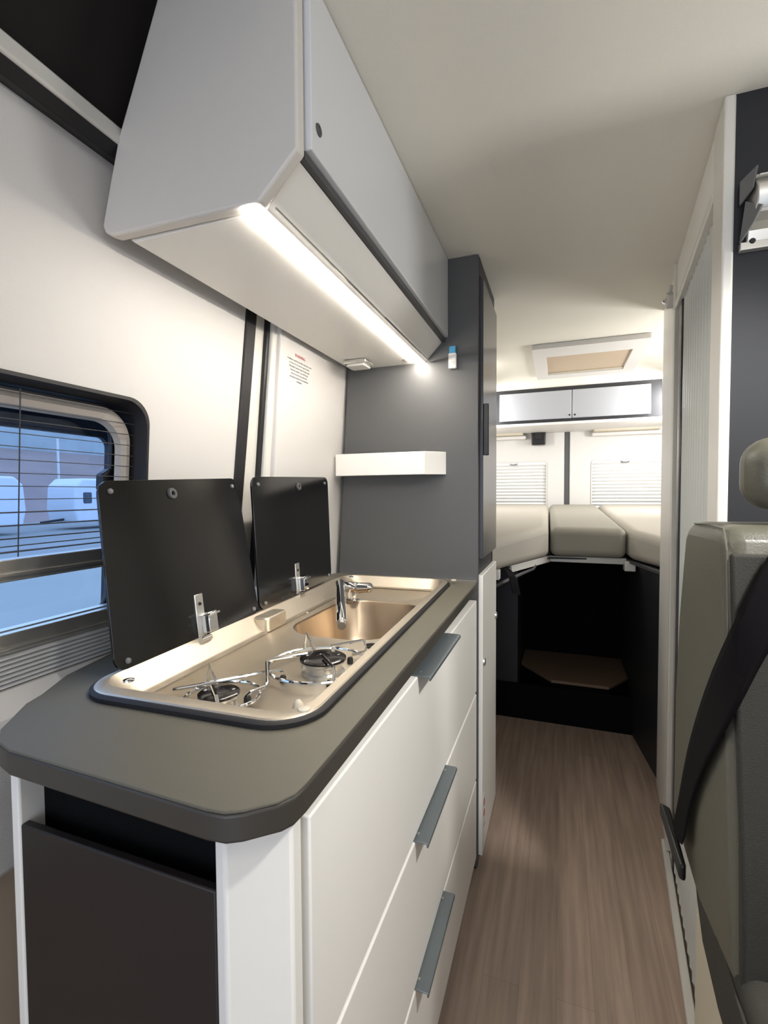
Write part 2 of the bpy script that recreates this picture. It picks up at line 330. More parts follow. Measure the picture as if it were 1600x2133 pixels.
b = MB(); b.tube([W(y, z, -.066) for y, z in rbox(-.38, .668, .935, 1.345, .05, 8)], .0035, 8, closed=True); b.build('pane_edge', 'pane', wn)
MB().box(0, .001, 0, .001, 0, .001).bm.free()
# catch on the pane's corner
q = [(.635, 1.20), (.70, 1.20), (.70, 1.238), (.650, 1.238), (.635, 1.228)]
MB().hexa([W(y, z, -.064) for y, z in q], [W(y, z, -.045) for y, z in q]).build('window_catch', 'black', wn, bevel=.003)
# fly screen with pleat lines and cord
fs = tag(bpy.data.objects.new('fly_screen', None), 'pleated fly screen drawn over the side window above the aluminium bar', 'fly screen'); C.objects.link(fs); fs.location = W(.2, 1.09, -.012)
def wbox(y0, y1, z0, z1, o0, o1):
    q = [(y0, z0), (y1, z0), (y1, z1), (y0, z1)]; return MB().hexa([W(y, z, o0) for y, z in q], [W(y, z, o1) for y, z in q])
wbox(-.385, .676, 1.10, 1.348, -.0181, -.018).build('mesh', 'mesh', fs, smooth=False)
b = MB()
for i in range(13): 
    z = 1.108+.0192*i; b.tube([W(-.38, z, -.018), W(.675, z, -.018)], .0011 if i < 4 else .0007, 6)
for z in (1.104, 1.113): b.tube([W(-.38, z, -.016), W(.675, z+.004, -.016)], .0009, 6)
b.build('pleat_lines', 'dark', fs)
MB().tube([W(.473, 1.345, -.014), W(.473, 1.10, -.014)], .0009, 6).build('cord', 'dark', fs)
MB().tube([W(.15, 1.345, -.014), W(.15, 1.10, -.014)], .0009, 6).build('cord', 'dark', fs)
b = MB(); 
for (z0, z1, o0, o1) in ((1.068, 1.098, -.022, -.006), (1.073, 1.079, -.006, -.001), (1.066, 1.069, -.006, -.003)):
    q = [(-.38, z0), (.678, z0), (.678, z1), (-.38, z1)]; b.hexa([W(y, z, o0) for y, z in q], [W(y, z, o1) for y, z in q])
b.build('bar', 'alu', fs, bevel=.002)
bl = tag(bpy.data.objects.new('window_blind', None), 'stowed pleated blind folded below the aluminium sill rail of the side window', 'window blind'); C.objects.link(bl); bl.location = W(.2, .91, 0)
b = MB()
for (z0, z1, o0, o1) in ((.962, .992, -.03, .004), (.966, .972, .004, .010), (.984, .994, -.03, -.012)):
    q = [(-.39, z0), (.683, z0), (.683, z1), (-.39, z1)]; b.hexa([W(y, z, o0) for y, z in q], [W(y, z, o1) for y, z in q])
b.build('rail', 'alu', bl, bevel=.002)
b = MB(); k = 7; poly = []
for i in range(k):
    z = .912+.048*i/k; poly += [(z, -.004), (z+.048/k*.5, .010)]
poly += [(.960, -.004), (.960, -.03), (.912, -.03)]
b.hexa([W(-.39, z, o) for z, o in poly], [W(.683, z, o) for z, o in poly]); b.build('folded_pleats', 'blind', bl, smooth=False)
b = MB(); poly = [(.66, -.01), (.912, -.01), (.912, .012), (.900, .03), (.885, .046), (.860, .05), (.66, .05)]
b.hexa([W(-2.2, z, o) for z, o in poly], [W(.98, z, o) for z, o in poly]); struct(b.build('trim_11', 'wall', bevel=.01, seg=4), 'soft white sill below the side window')

# printed warning on the rear wall panel
def text(s, size, loc, material, parent=None, name='line', align='CENTER', sx=1):
    cu = bpy.data.curves.new(name, 'FONT'); cu.body = s; cu.size = size; cu.align_x = align; cu.extrude = .0001
    o = bpy.data.objects.new(name, cu); C.objects.link(o); dg = bpy.context.evaluated_depsgraph_get(); me = bpy.data.meshes.new_from_object(o.evaluated_get(dg))
    bpy.data.objects.remove(o); o = bpy.data.objects.new(name, me); C.objects.link(o); me.materials.clear(); me.materials.append(M[material])
    X = Vector((0, 1, 0))*sx; Z = Vector((K, 0, 1)).normalized(); N = X.normalized().cross(Z)
    mm = Matrix((X, Z, N)).transposed().to_4x4(); mm.translation = loc; 
    me.transform(mm)
    if parent: o.parent = parent; o.matrix_parent_inverse = parent.matrix_basis.inverted()
    return o
lab = tag(bpy.data.objects.new('warning_label', None), 'small warning text printed in red and grey on the white wall panel', 'label'); C.objects.link(lab); lab.location = W(1.16, 1.54, .031)
text('WARNING', .0115, W(1.168, 1.560, .0305), 'red', lab, 'heading')
lines = ['Ventilation must be provided when the cooker', 'is in use. Do not use for space heating.', 'Flammable material must be kept away', 'from the cooker. Turn off the gas', 'when it is not in use and before', 'moving the vehicle. Do not obstruct', 'ventilation']
lb = None
for i, s in enumerate(lines):
    text(s, .0068, W(1.168, 1.547-.0088*i, .0305), 'print', lab, 'text_line')

# ------------------------------------------------------------ kitchen cabinet
kc = thing('kitchen_cabinet', 'white kitchen cabinet with three wide drawers under the dark worktop', 'cabinet', (-.45, .9, 0))
MB().box(-.577, -.266, .42, 1.455, .06, .765).build('carcass', 'dark', kc, bevel=.001)
MB().box(-.286, -.266, .42, 1.455, .765, .885).build('front_rail', 'dark', kc, bevel=.001)
MB().box(-.577, -.284, .43, .45, .765, .885).build('end_rail', 'dark', kc)
MB().box(-.70, -.285, .44, 1.45, 0, .06).build('plinth', 'black', kc)
b = MB(); b.prism([(-.295, .345), (-.282, .343), (-.238, .386), (-.238, .404), (-.262, .41), (-.295, .37)], 0.0, .889); b.build('corner_panel', 'white', kc, bevel=.003, seg=3)
MB().box(-.577, -.563, .346, .42, 0, .889).build('side_post', 'white', kc, bevel=.003)
MB().box(-.563, -.296, .347, .357, .03, .823).build('niche_front', 'niche', kc, bevel=.002)
MB().box(-.565, -.295, .374, .42, .03, .889).build('niche_back', 'blackfelt', kc)
MB().box(-.266, -.262, .410, 1.455, .06, .86).build('inner_edge', 'strip', kc)
def drawer(z0, z1, hy0, hy1):
    d = MB().box(-.263, -.235, .415, 1.446, z0, z1).build('drawer', 'white', kc, bevel=.0025, seg=3)
    b = MB(); b.prismy([(-.2625, z1+.0005), (-.2625, z1+.003), (-.214, z1+.003), (-.211, z1+.001), (-.211, z1-.005), (-.214, z1-.005), (-.214, z1+.0005)], hy0, hy1)
    b.build('handle', 'handle', d, bevel=.0008)
    for y in (hy0+.02, hy1-.02): MB().lathe([(.003, 0), (.003, .0006), (.0015, .001)], (-.235, y, z1+.003), n=12).build('screw', 'alu', d)
drawer(.584, .864, .805, 1.075); drawer(.312, .576, .785, 1.035); drawer(.062, .304, .785, 1.01)

# worktop
wt = [(-.221, .385), (-.2225, .368), (-.231, .352), (-.252, .333), (-.266, .325), (-.285, .323), (-.550, .330), (-.578, .337), (-.606, .356), (-.650, .413), (-.66, .44), (-.695, .50), (-.72, .6), (-.72, 1.457), (-.236, 1.457)]
HOLE = [(x-.038*(y-.47), y+.038*(x+.27)) for x, y in rbox(-.606, -.278, .468, 1.409, .05)]
b = MB(); b.plate(wt, [HOLE], lambda x, y, d: (x, y, .92-d), .003)
wk = tag(b.build('worktop', 'worktop', bevel=.0008), 'dark grey-brown worktop with clipped corners over the white kitchen cabinet', 'worktop')
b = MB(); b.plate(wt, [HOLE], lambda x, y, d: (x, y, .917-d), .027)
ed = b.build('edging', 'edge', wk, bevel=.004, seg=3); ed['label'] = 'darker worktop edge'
tag(MB().box(-.70, -.236, 1.448, 1.458, .9205, .9240).build('sealing_strip', 'chrome'), 'thin bright sealing strip where the worktop meets the tall cabinet', 'strip')

# ------------------------------------------------------------ hob and sink unit
hs = thing('hob_sink_unit', 'stainless steel two-burner hob and sink let into the worktop with raised glass lids', 'hob', (-.45, .93, .92))
X0, X1, Y0, Y1 = -.612, -.272, .462, 1.415
SK = .038
def R2(x, y): return (x-SK*(y-.47), y+SK*(x+.27))
def ring(i, z, r): return [R2(x, y)+(z,) for x, y in rbox(X0+i, X1-i, Y0+i, Y1-i, max(r-i*.6, .012), 8)]
b = MB(); b.loops([ring(-.007, .9205, .062), ring(-.007, .926, .062), ring(-.003, .9285, .06), ring(.002, .9285, .06), ring(.002, .9205, .06)], cap1=False); b.build('rim_seal', 'rubber', hs)
# pressed tray: floor has its own outline (wider ledge at the near left and near right corners)
def pr(x0, x1, y0, y1, r, z): return [R2(x, y)+(z,) for x, y in rbox(x0, x1, y0, y1, r, 8)]
TZ = .897
b = MB()
floor_out = [R2(*p) for p in rbox(-.562, -.298, .508, 1.375, .045, 8)]
b.loops([pr(X0, X1, Y0, Y1, .056, .9205), pr(X0, X1, Y0, Y1, .056, .929), pr(X0+.002, X1-.002, Y0+.002, Y1-.002, .054, .9305), pr(X0+.009, X1-.015, Y0+.021, Y1-.014, .045, .9305), pr(X0+.011, X1-.017, Y0+.024, Y1-.016, .042, .929),
         pr(-.572, -.291, .497, 1.385, .045, TZ+.006), [(x, y, TZ) for x, y in floor_out]], cap1=False)
BO = rbox(-.560, -.318, .864, 1.205, .085, 8)
b.plate(floor_out, [BO, ], lambda x, y, d: (x, y, TZ-d), .001)
bmesh.ops.remove_doubles(b.bm, verts=b.bm.verts[:], dist=.0002)
b.build('tray', 'steel', hs, smooth=True)
b = MB(); b.loops([[(x, y, TZ) for x, y in BO], [(x, y, TZ-.003) for x, y in rbox(-.557, -.321, .867, 1.202, .083, 8)], [(x, y, TZ-.09) for x, y in rbox(-.543, -.336, .886, 1.185, .078, 8)], [(x, y, TZ-.112) for x, y in rbox(-.533, -.348, .902, 1.172, .070, 8)], [(x, y, TZ-.118) for x, y in rbox(-.51, -.375, .930, 1.145, .055, 8)]]); b.build('sink_bowl', 'basin', hs)
# raised brace between the lids
MB().prism([R2(x, y) for x, y in rbox(-.598, -.560, .86, .945, .012)], TZ-.002, .9285).build('lid_brace', 'steel', hs, bevel=.004, seg=3)
for p in ((-.567, .497, .929), (-.287, .497, .9305), (-.295, 1.395, .9305), (-.612, 1.36, .929)):
    MB().lathe([(.008, 0), (.0075, .002), (.003, .0035), (0, .0035)], p, n=16).build('rim_screw', 'chrome' if p[0] < -.5 else 'cream', hs)
for p in ((-.589, .99, TZ), (-.583, 1.03, TZ)): MB().lathe([(.003, 0), (.002, .0015), (0, .002)], p, n=12).build('rivet', 'cream', hs)
def burner(x, y, r, z):
    e = MB().lathe([(r*.95, TZ), (r*.95, TZ+.004), (r*.80, TZ+.006), (r*.82, z-.009), (r*.95, z-.006), (r*.95, z-.003), (0, z-.003)], (x, y, 0), n=40).build('burner', 'alu', hs)
    MB().lathe([(r*.9, z-.003), (r*1.02, z-.002), (r*1.02, z+.001), (r*.9, z+.003), (r*.3, z+.0035), (r*.28, z+.0025), (0, z+.0025)], (x, y, 0), n=40).build('burner_cap', 'enamel', e)
    for a in (0.6, 3.4): MB().lathe([(.003, 0), (.003, .0015), (.001, .002)], (x+r*.7*cos(a), y+r*.7*sin(a), z+.002), n=10).build('cap_stud', 'chrome', e)
    MB().tube([(x-r*1.15, y+.004, TZ), (x-r*1.15, y+.004, z-.001)], .0022, 8).build('flame_sensor', 'alu', e)
B1, B2 = (-.433, .522), (-.362, .690)
burner(*B1, .027, .921); burner(*B2, .037, .922)
ps = thing('pan_support', 'chrome wire pan support with two rings standing over the hob burners', 'pan support', (-.4, .6, TZ))
def circ(c, r, z, n=48): return [(c[0]+r*cos(2*pi*i/n), c[1]+r*sin(2*pi*i/n), z) for i in range(n)]
MB().tube(circ((-.441, .540), .051, .9085), .0026, 8, closed=True).build('ring', 'chrome', ps)
MB().tube(circ((-.369, .689), .082, .911), .0029, 8, closed=True).build('ring', 'chrome', ps)
def wire(nm, *pts): MB().tube(pts, .0025, 8).build(nm, 'chrome', ps)
wire('cross_wire', (-.522, .532, .909), (-.493, .548, .913), (-.467, .568, .916), (-.422, .621, .916), (-.405, .638, .914))
wire('cross_wire', (-.410, .550, .907), (-.406, .557, .912), (-.398, .579, .912), (-.400, .588, .914), (-.424, .622, .930), (-.422, .629, .932), (-.384, .676, .931))
wire('cross_wire', (-.369, .734, .927), (-.331, .778, .928), (-.326, .779, .927), (-.320, .772, .914), (-.323, .766, .912), (-.336, .746, .911))
wire('finger', (-.443, .521, .929), (-.415, .495, .930), (-.408, .492, .912))
wire('finger', (-.485, .560, .911), (-.479, .558, .943), (-.472, .566, .911))
wire('finger', (-.432, .752, .911), (-.420, .739, .943), (-.410, .748, .912))
wire('finger', (-.355, .676, .930), (-.316, .637, .929), (-.313, .630, .913), (-.325, .641, .909))
for p in ((-.409, .552), (-.403, .634), (-.338, .744), (-.326, .642)):
    MB().lathe([(.0052, 0), (.0052, .007), (.004, .010), (0, .011)], (p[0], p[1], TZ+.0005), n=14).build('rubber_foot', 'rubber', ps)
# control knobs in the ledge at the near right corner
for i, (x, y) in enumerate(((-.318, .548), (-.31, .585))):
    pass
kb = MB(); kb.lathe([(.010, TZ), (.0095, TZ+.006), (.006, TZ+.018), (.003, TZ+.022), (0, TZ+.023)], (-.322, .542, 0), n=20); kb.build('control_knob', 'cream', hs)
MB().lathe([(.015, TZ+.0005), (.014, TZ+.002), (.009, TZ+.003), (0, TZ+.003)], (-.338, .842, 0), n=28).build('drain_cover', 'enamel', hs)
# glass lids, open
def lid(pts_bottom, pts_top, ringc, extra, nm):
    # lid plane from two lower and two upper corners
    A, B = Vector(pts_bottom[0]), Vector(pts_bottom[1]); Tl, Tr = Vector(pts_top[0]), Vector(pts_top[1])
    def f(u, v): return A.lerp(B, u).lerp(Tl.lerp(Tr, u), v)
    n = (B-A).cross(Tl-A).normalized()
    if n.x < 0: n = -n
    ow, oh = (B-A).length, (Tl-A).length
    out = [(a/ow, c/oh) for a, c in rr(ow/2, oh/2, ow, oh, .022, 6)]
    o = MB().plate(out, [], lambda a, c, d: tuple(f(a, c)-n*d), .005).build('glass_lid', 'glass', hs, bevel=.001)
    c = f(*ringc)
    MB().lathe([(.004, 0), (.0045, .004), (.0095, .004), (.0105, .001), (.0105, -.001)], c, n, 24).build('rubber_ring', 'grey', o)
    for u, v in ((.06, .94), (.94, .94), (.95, .04), (.06, .04)): MB().lathe([(.0045, 0), (.004, .003), (.002, .004), (0, .004)], f(u, v), n, 14).build('bumper', 'print', o)
    # hinge
    hu = extra; a = (B-A).normalized(); upv = (Tl-A).normalized()
    c0 = f(hu, 0)
    def hb(u0, u1, v0, v1, d0, d1, nm, mt='alu'):
        q = [c0+a*u0+upv*v0, c0+a*u1+upv*v0, c0+a*u1+upv*v1, c0+a*u0+upv*v1]
        return MB().hexa([tuple(p+n*d0) for p in q], [tuple(p+n*d1) for p in q]).build(nm, mt, o, bevel=.0012)
    h = hb(-.011, .011, -.002, .078, 0, .003, 'hinge_plate')
    hb(.0, .024, .006, .042, .003, .020, 'hinge_spring', 'chrome')
    hb(-.002, .026, .036, .040, .002, .026, 'hinge_cap', 'chrome')
    MB().lathe([(.0035, 0), (.003, .002), (0, .002)], tuple(c0+upv*.060+n*.003), n, 12).build('hinge_screw', 'black', h)
    MB().tube([tuple(c0-a*.012-upv*.004+n*.006), tuple(c0+a*.014-upv*.004+n*.006)], .006, 12).build('hinge_barrel', 'chrome', o)
    return o
lid([(-.604, .508, .930), (-.620, .884, .930)], [(-.664, .535, 1.212), (-.676, .886, 1.226)], (.43, .91), .50, 'a')
lid([(-.624, .893, .930), (-.640, 1.280, .938)], [(-.655, .912, 1.230), (-.660, 1.300, 1.240)], (.54, .915), .46, 'b')
# tap
tp = thing('tap', 'chrome folding tap standing behind the sink bowl', 'tap', (-.547, 1.2, TZ))
MB().lathe([(.020, 0), (.020, .004), (.013, .008), (.011, .030), (.0, .032)], (-.53, 1.185, TZ), n=28).build('base', 'chrome', tp)
MB().tube([(-.570, 1.185, .938), (-.565, 1.183, .938), (-.505, 1.158, .940), (-.500, 1.156, .940)], [.012, .0145, .0145, .012], 24).build('body', 'chrome', tp)
MB().tube([(-.500, 1.156, .940), (-.494, 1.153, .941), (-.462, 1.146, .945), (-.455, 1.144, .945)], [.010, .0145, .0125, .006], 20).build('lever', 'chrome', tp)
MB().tube([(-.566, 1.186, .944), (-.560, 1.172, .944), (-.500, 1.050, .930), (-.442, .930, .912), (-.440, .926, .911)], [.010, .0135, .0125, .012, .0105], 24).build('spout', 'chrome', tp)
MB().tube([(-.440, .926, .911), (-.435, .916, .908)], [.010, .0095], 20).build('aerator', 'alu', tp)

# ------------------------------------------------------------ overhead cabinet
oc = thing('overhead_cabinet', 'long pale overhead cabinet with a lit underside above the worktop', 'cabinet', (-.5, 1.0, 1.595))
body = [(-.655, 1.600), (-.648, 1.595), (-.395, 1.595), (-.340, 1.652), (-.345, 1.66), (-.345, 1.898), (-.56, 1.898)]
def resh(p, y0, y1): return MB().prismy(p, y0, y1)
resh([(x+.002, z+.001) for x, z in body[:2]]+[(-.397, 1.596), (-.343, 1.653), (-.348, 1.66), (-.348, 1.898), (-.555, 1.898)], .600, 1.4575).build('body', 'white', oc, bevel=.001)
resh([(-.688, 1.619), (-.683, 1.607), (-.666, 1.600), (-.395, 1.5945), (-.332, 1.652), (-.332, 1.985), (-.535, 1.985), (-.566, 1.925), (-.608, 1.834), (-.650, 1.745), (-.670, 1.680)], .577, .5975).build('end_panel', 'ohend', oc, bevel=.004, seg=3)
MB().box(-.345, -.343, .600, 1.4575, 1.652, 1.8985).build('dark_edge', 'dark', oc)
MB().box(-.346, -.334, .600, 1.4575, 1.6525, 1.663).build('lower_edge', 'grey', oc)
d = MB().box(-.342, -.324, .6015, 1.4555, 1.664, 1.8975).build('door', 'silver', oc, bevel=.002, seg=3)
MB().lathe([(.0085, 0), (.008, .0015), (.005, .002), (.0045, .001), (0, .001)], (-.324, .622, 1.703), (1, 0, 0), 24).build('lock', 'grey', d)
MB().box(-.383, -.381, .600, 1.4565, 1.5935, 1.597).build('groove_strip', 'chrome', oc)
ls = thing('led_strip_light', 'glowing LED strip set into the underside of the overhead cabinet', 'light strip', (-.405, 1.0, 1.5945))
MB().box(-.421, -.404, .582, 1.4565, 1.5905, 1.5945).build('diffuser', 'led', ls)
t = thing('touch_switch', 'small round switch under the overhead cabinet at the end of the light strip', 'switch', (-.445, 1.405, 1.595))
MB().lathe([(.011, 0), (.011, .002), (.008, .003), (0, .003)], (-.445, 1.405, 1.5945), (0, 0, -1), 24).build('bezel', 'alu', t)
MB().lathe([(.006, 0), (.005, .001), (0, .001)], (-.445, 1.405, 1.5915), (0, 0, -1), 16).build('button', 'taupe', t)
t = thing('sensor_box', 'small silver box under the overhead cabinet in the corner by the wall', 'sensor box', (-.59, 1.37, 1.595))
MB().box(-.622, -.548, 1.335, 1.405, 1.583, 1.5945).build('housing', 'alu', t, bevel=.003)
MB().prism(rbox(-.616, -.554, 1.341, 1.399, .01), 1.576, 1.583).build('cover', 'strip', t, bevel=.004)

# ------------------------------------------------------------ tall cabinet
tc_ = thing('tall_cabinet', 'dark grey tall cabinet at the far end of the worktop', 'cabinet', (-.45, 1.64, 0))
b = MB(); b.hexa([(-.752, 1.4585, 0.02), (-.233, 1.4585, 0.02), (-.233, 1.476, 0.02), (-.752, 1.476, 0.02)], [(-.645, 1.4585, 1.8985), (-.233, 1.4585, 1.8985), (-.233, 1.476, 1.8985), (-.645, 1.476, 1.8985)])
b.build('side_panel', 'grey', tc_, bevel=.0015)
MB().box(-.68, -.238, 1.477, 1.812, .02, 1.8985).build('carcass', 'dark', tc_)
MB().box(-.68, -.236, 1.797, 1.815, .02, 1.8985).build('rear_panel', 'black', tc_)
MB().box(-.245, -.232, 1.476, 1.815, 1.845, 1.8985).build('top_rail', 'dark', tc_, bevel=.001)
ud = MB().box(-.237, -.222, 1.484, 1.808, .985, 1.838).build('upper_door', 'glossdark', tc_, bevel=.002)
MB().box(-.222, -.206, 1.487, 1.500, 1.305, 1.462).build('handle', 'black', ud, bevel=.002)
ld = MB().box(-.237, -.222, 1.480, 1.812, .045, .935).build('lower_door', 'white', tc_, bevel=.002)
MB().lathe([(.013, 0), (.012, .005), (.006, .007), (0, .007)], (-.222, 1.500, .660), (1, 0, 0), 24).build('lock_button', 'alu', ld)
MB().lathe([(.013, 0), (.012, .005), (.006, .007), (0, .007)], (-.222, 1.795, .735), (1, 0, 0), 24).build('lock_button', 'alu', ld)
st = tag(MB().prismx(rbox(1.495, 1.53, .115, .225, .006), -.2222, -.2215).build('sticker', 'blind'), 'small red and white sticker low on the white tall cabinet door', 'sticker')
for a, z in ((.012, .20), (.012, .165)):
    bb = MB(); bb.lathe([(a-.003, 0), (a, 0), (a, .0004), (a-.003, .0004)], (-.2215, 1.5125, z), (1, 0, 0), 24); bb.build('red_ring', 'red', st)
MB().prismx([(1.503, .125), (1.522, .125), (1.522, .13), (1.503, .13)], -.2215, -.2211).build('red_bar', 'red', st)
MB().box(-.72, -.24, 1.478, 1.8, 0, .02).build('plinth', 'black', tc_)

sh = thing('wall_shelf', 'short white box shelf fixed to the dark tall cabinet above the sink', 'shelf', (-.52, 1.43, 1.247))
MB().prism([(-.683, 1.406), (-.388, 1.406), (-.332, 1.4575), (-.69, 1.4575)], 1.248, 1.254).build('base_board', 'white', sh)
MB().box(-.684, -.387, 1.405, 1.417, 1.247, 1.317).build('front_board', 'white', sh, bevel=.0015)
MB().prism([(-.398, 1.411), (-.386, 1.405), (-.331, 1.4575), (-.343, 1.4575)], 1.247, 1.317).build('side_board', 'white', sh, bevel=.001)
tp_ = thing('wall_clip_holder', 'small white holder with a blue card clipped to the tall cabinet', 'holder', (-.309, 1.45, 1.58))
MB().prismy(rr(-.309, 1.590, .024, .046, .004), 1.444, 1.458).build('holder', 'white', tp_, bevel=.0015)
MB().prismy(rr(-.309, 1.582, .010, .010, .002), 1.442, 1.4445).build('clip', 'strip', tp_)
MB().box(-.319, -.300, 1.448, 1.452, 1.60, 1.634).build('blue_card', 'blue', tp_)

# ------------------------------------------------------------ rear: locker, hatch, bed
rl = thing('rear_locker', 'dark framed rear roof locker with two pale doors', 'locker', (.1, 3.6, 1.66))
MB().box(-.84, .60, 3.46, 3.895, 1.667, 1.899).build('body', 'dark', rl, bevel=.002)
for x0, x1, kx in ((-.402, .068, .055), (.072, .535, .088)):
    dd = MB().box(x0, x1, 3.442, 3.459, 1.685, 1.872).build('door', 'locker', rl, bevel=.003)
    MB().lathe([(.006, 0), (.006, .002), (0, .002)], (kx, 3.442, 1.705), (0, -1, 0), 14).build('catch', 'black', dd)
MB().prismy([(-.84, 1.664), (.66, 1.664), (.66, 1.645), (-.84, 1.645)], 3.44, 3.895).build('underside_shelf', 'wall', rl, bevel=.006)
b = MB(); b.hexa([(.44, 3.55, 1.646), (.66, 3.55, 1.646), (.66, 3.89, 1.646), (.50, 3.89, 1.646)], [(.60, 3.52, 1.60), (.66, 3.52, 1.60), (.66, 3.89, 1.60), (.60, 3.89, 1.60)])
ht = thing('roof_hatch', 'white rectangular roof hatch with a beige blind in the rear ceiling', 'hatch', (.12, 2.7, 1.89))
b = MB(); b.plate(rbox(-.135, .385, 2.44, 3.10, .015), [rbox(-.072, .325, 2.60, 3.00, .006)], lambda x, y, d: (x, y, 1.876+d), .023); b.build('frame', 'wall', ht, bevel=.004, seg=3)
MB().box(-.072, .325, 2.60, 3.00, 1.886, 1.892).build('blind', 'taupe', ht)
MB().box(-.07, .322, 2.975, 2.99, 1.879, 1.887).build('blind_bar', 'cream', ht, bevel=.002)

def mattress(nm, poly, zf, zb, y0, y1, lab, material, zbot=.876):
    top = lambda x, y: zf+(zb-zf)*(y-y0)/(y1-y0)
    o = MB().prism(poly, zbot, top).build(nm, material, bevel=.035, seg=6)
    return tag(o, lab, 'mattress', 'mattress sections of the rear bed')
mattress('mattress', [(-.705, 1.83), (-.30, 1.83), (-.245, 1.93), (-.052, 2.46), (-.082, 3.86), (-.705, 3.86)], .998, 1.10, 1.9, 3.86, 'left pale grey mattress with an angled front edge beside the tall cabinet', 'mattress', .872)
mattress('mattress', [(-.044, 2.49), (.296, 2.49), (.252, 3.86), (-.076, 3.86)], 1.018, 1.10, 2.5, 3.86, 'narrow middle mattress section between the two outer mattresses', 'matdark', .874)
mattress('mattress', [(.304, 2.47), (.40, 2.18), (1.0, 2.18), (1.0, 3.86), (.260, 3.86)], .998, 1.10, 2.2, 3.86, 'right pale grey mattress partly hidden by the washroom wall', 'mattress', .872)
bf = thing('bed_frame', 'white slatted bed frame edge under the three mattresses', 'bed frame', (.1, 2.6, .8))
MB().box(-.045, .300, 2.535, 2.56, .842, .871).build('front_rail', 'strip', bf, bevel=.002)
MB().hexa([(-.197, 2.150, .839), (-.045, 2.537, .839), (-.066, 2.545, .839), (-.218, 2.158, .839)], [(-.197, 2.150, .871), (-.045, 2.537, .871), (-.066, 2.545, .871), (-.218, 2.158, .871)]).build('angled_rail', 'white', bf, bevel=.002)
MB().box(-.30, -.231, 1.985, 2.03, .832, .872).build('rail_end', 'white', bf, bevel=.003)
MB().box(.288, .336, 2.50, 2.56, .815, .862).build('corner_block', 'white', bf, bevel=.003)
MB().hexa([(.300, 2.535, .852), (.388, 2.17, .852), (.40, 2.17, .852), (.315, 2.535, .852)], [(.300, 2.535, .868), (.388, 2.17, .868), (.40, 2.17, .868), (.315, 2.535, .868)]).build('side_rail', 'grey', bf, bevel=.002)
MB().box(-.78, -.06, 1.90, 3.88, .865, .8715).build('slat_board', 'dark', bf) if False else None
MB().prism([(-.71, 2.05), (-.24, 2.05), (-.08, 2.5), (.30, 2.565), (.42, 2.2), (1.0, 2.2), (1.0, 3.88), (-.71, 3.88)], .859, .866).build('base_board', 'dark', bf)
# grey lever under the left rail + strap
gl = MB(); gl.tube([(-.250, 2.02, .800), (-.215, 2.09, .812), (-.165, 2.22, .822), (-.115, 2.345, .830), (-.108, 2.375, .838), (-.112, 2.385, .852)], [.007, .009, .008, .006, .005, .004], 10)
tag(gl.build('release_lever', 'grey'), 'grey curved lever below the left bed frame rail', 'lever')
b = MB(); pth = [(-.262, 2.07, .874), (-.232, 2.075, .876), (-.205, 2.07, .862), (-.188, 2.06, .838), (-.176, 2.055, .800), (-.168, 2.05, .765)]
b2 = []
for i, p in enumerate(pth): b2.append(Vector(p))
lo = []; hi = []
for i, p in enumerate(b2):
    wv = Vector((.010, .026, .0)) if i < 2 else Vector((.014, .020, -.006)); lo.append(p-wv); hi.append(p+wv)
poly = lo+hi[::-1]
for i in range(len(b2)-1):
    n_ = Vector((0, 0, .002)) if i < 2 else Vector((.002, -.001, 0))
    b.hexa([lo[i], hi[i], hi[i+1], lo[i+1]], [lo[i]+n_, hi[i]+n_, hi[i+1]+n_, lo[i+1]+n_])
tag(b.build('strap', 'belt'), 'black webbing strap hanging over the left bed frame rail', 'strap')
# under-bed space
ub = thing('underbed_cabinet', 'dark cupboard side under the left mattress', 'cabinet', (-.3, 2.6, 0))
MB().box(-.78, -.205, 2.585, 2.60, 0, .858).build('front_panel', 'dark', ub)
MB().box(-.217, -.205, 2.60, 3.5, 0, .858).build('side_panel', 'dark', ub)
MB().prism([(-.27, 2.10), (-.255, 2.10), (-.255, 2.585), (-.27, 2.585)], 0, .855).build('angled_panel', 'dark', ub) if False else None
MB().box(-.76, -.345, 1.83, 2.585, 0, .855).build('aisle_panel', 'dark', ub, bevel=.002)
ub2 = thing('underbed_cabinet', 'dark cupboard side under the right mattress behind the washroom', 'cabinet', (.5, 2.5, 0))
MB().prism([(.340, 2.56), (.385, 2.19), (.42, 2.175), (1.0, 2.175), (1.0, 3.5), (.340, 3.5)], 0, .85).build('side_panel', 'dark', ub2, bevel=.002)
sp = thing('step_box', 'dark step riser with a clipped brown top board under the bed', 'step', (.08, 2.8, 0))
MB().box(-.34, .339, 2.57, 2.585, 0, .185).build('riser', 'blackfelt', sp)
MB().prism([(-.200, 2.80), (-.035, 2.585), (.235, 2.585), (.338, 2.74), (.338, 3.05), (-.200, 3.05)], .205, .220).build('step_board', 'stepwood', sp, bevel=.002)
MB().prism([(-.200, 2.82), (-.035, 2.60), (.235, 2.60), (.335, 2.76), (.335, 3.05), (-.200, 3.05)], .0, .204).build('board_support', 'blackfelt', sp)
bk = tag(MB().box(-.203, .339, 3.05, 3.07, 0, .857).build('storage_back_panel', 'blackfelt'), 'black back panel closing the storage space under the bed', 'panel')
MB().box(-.17, .31, 3.045, 3.052, .50, .504).build('panel_seam', 'blackfelt', bk)

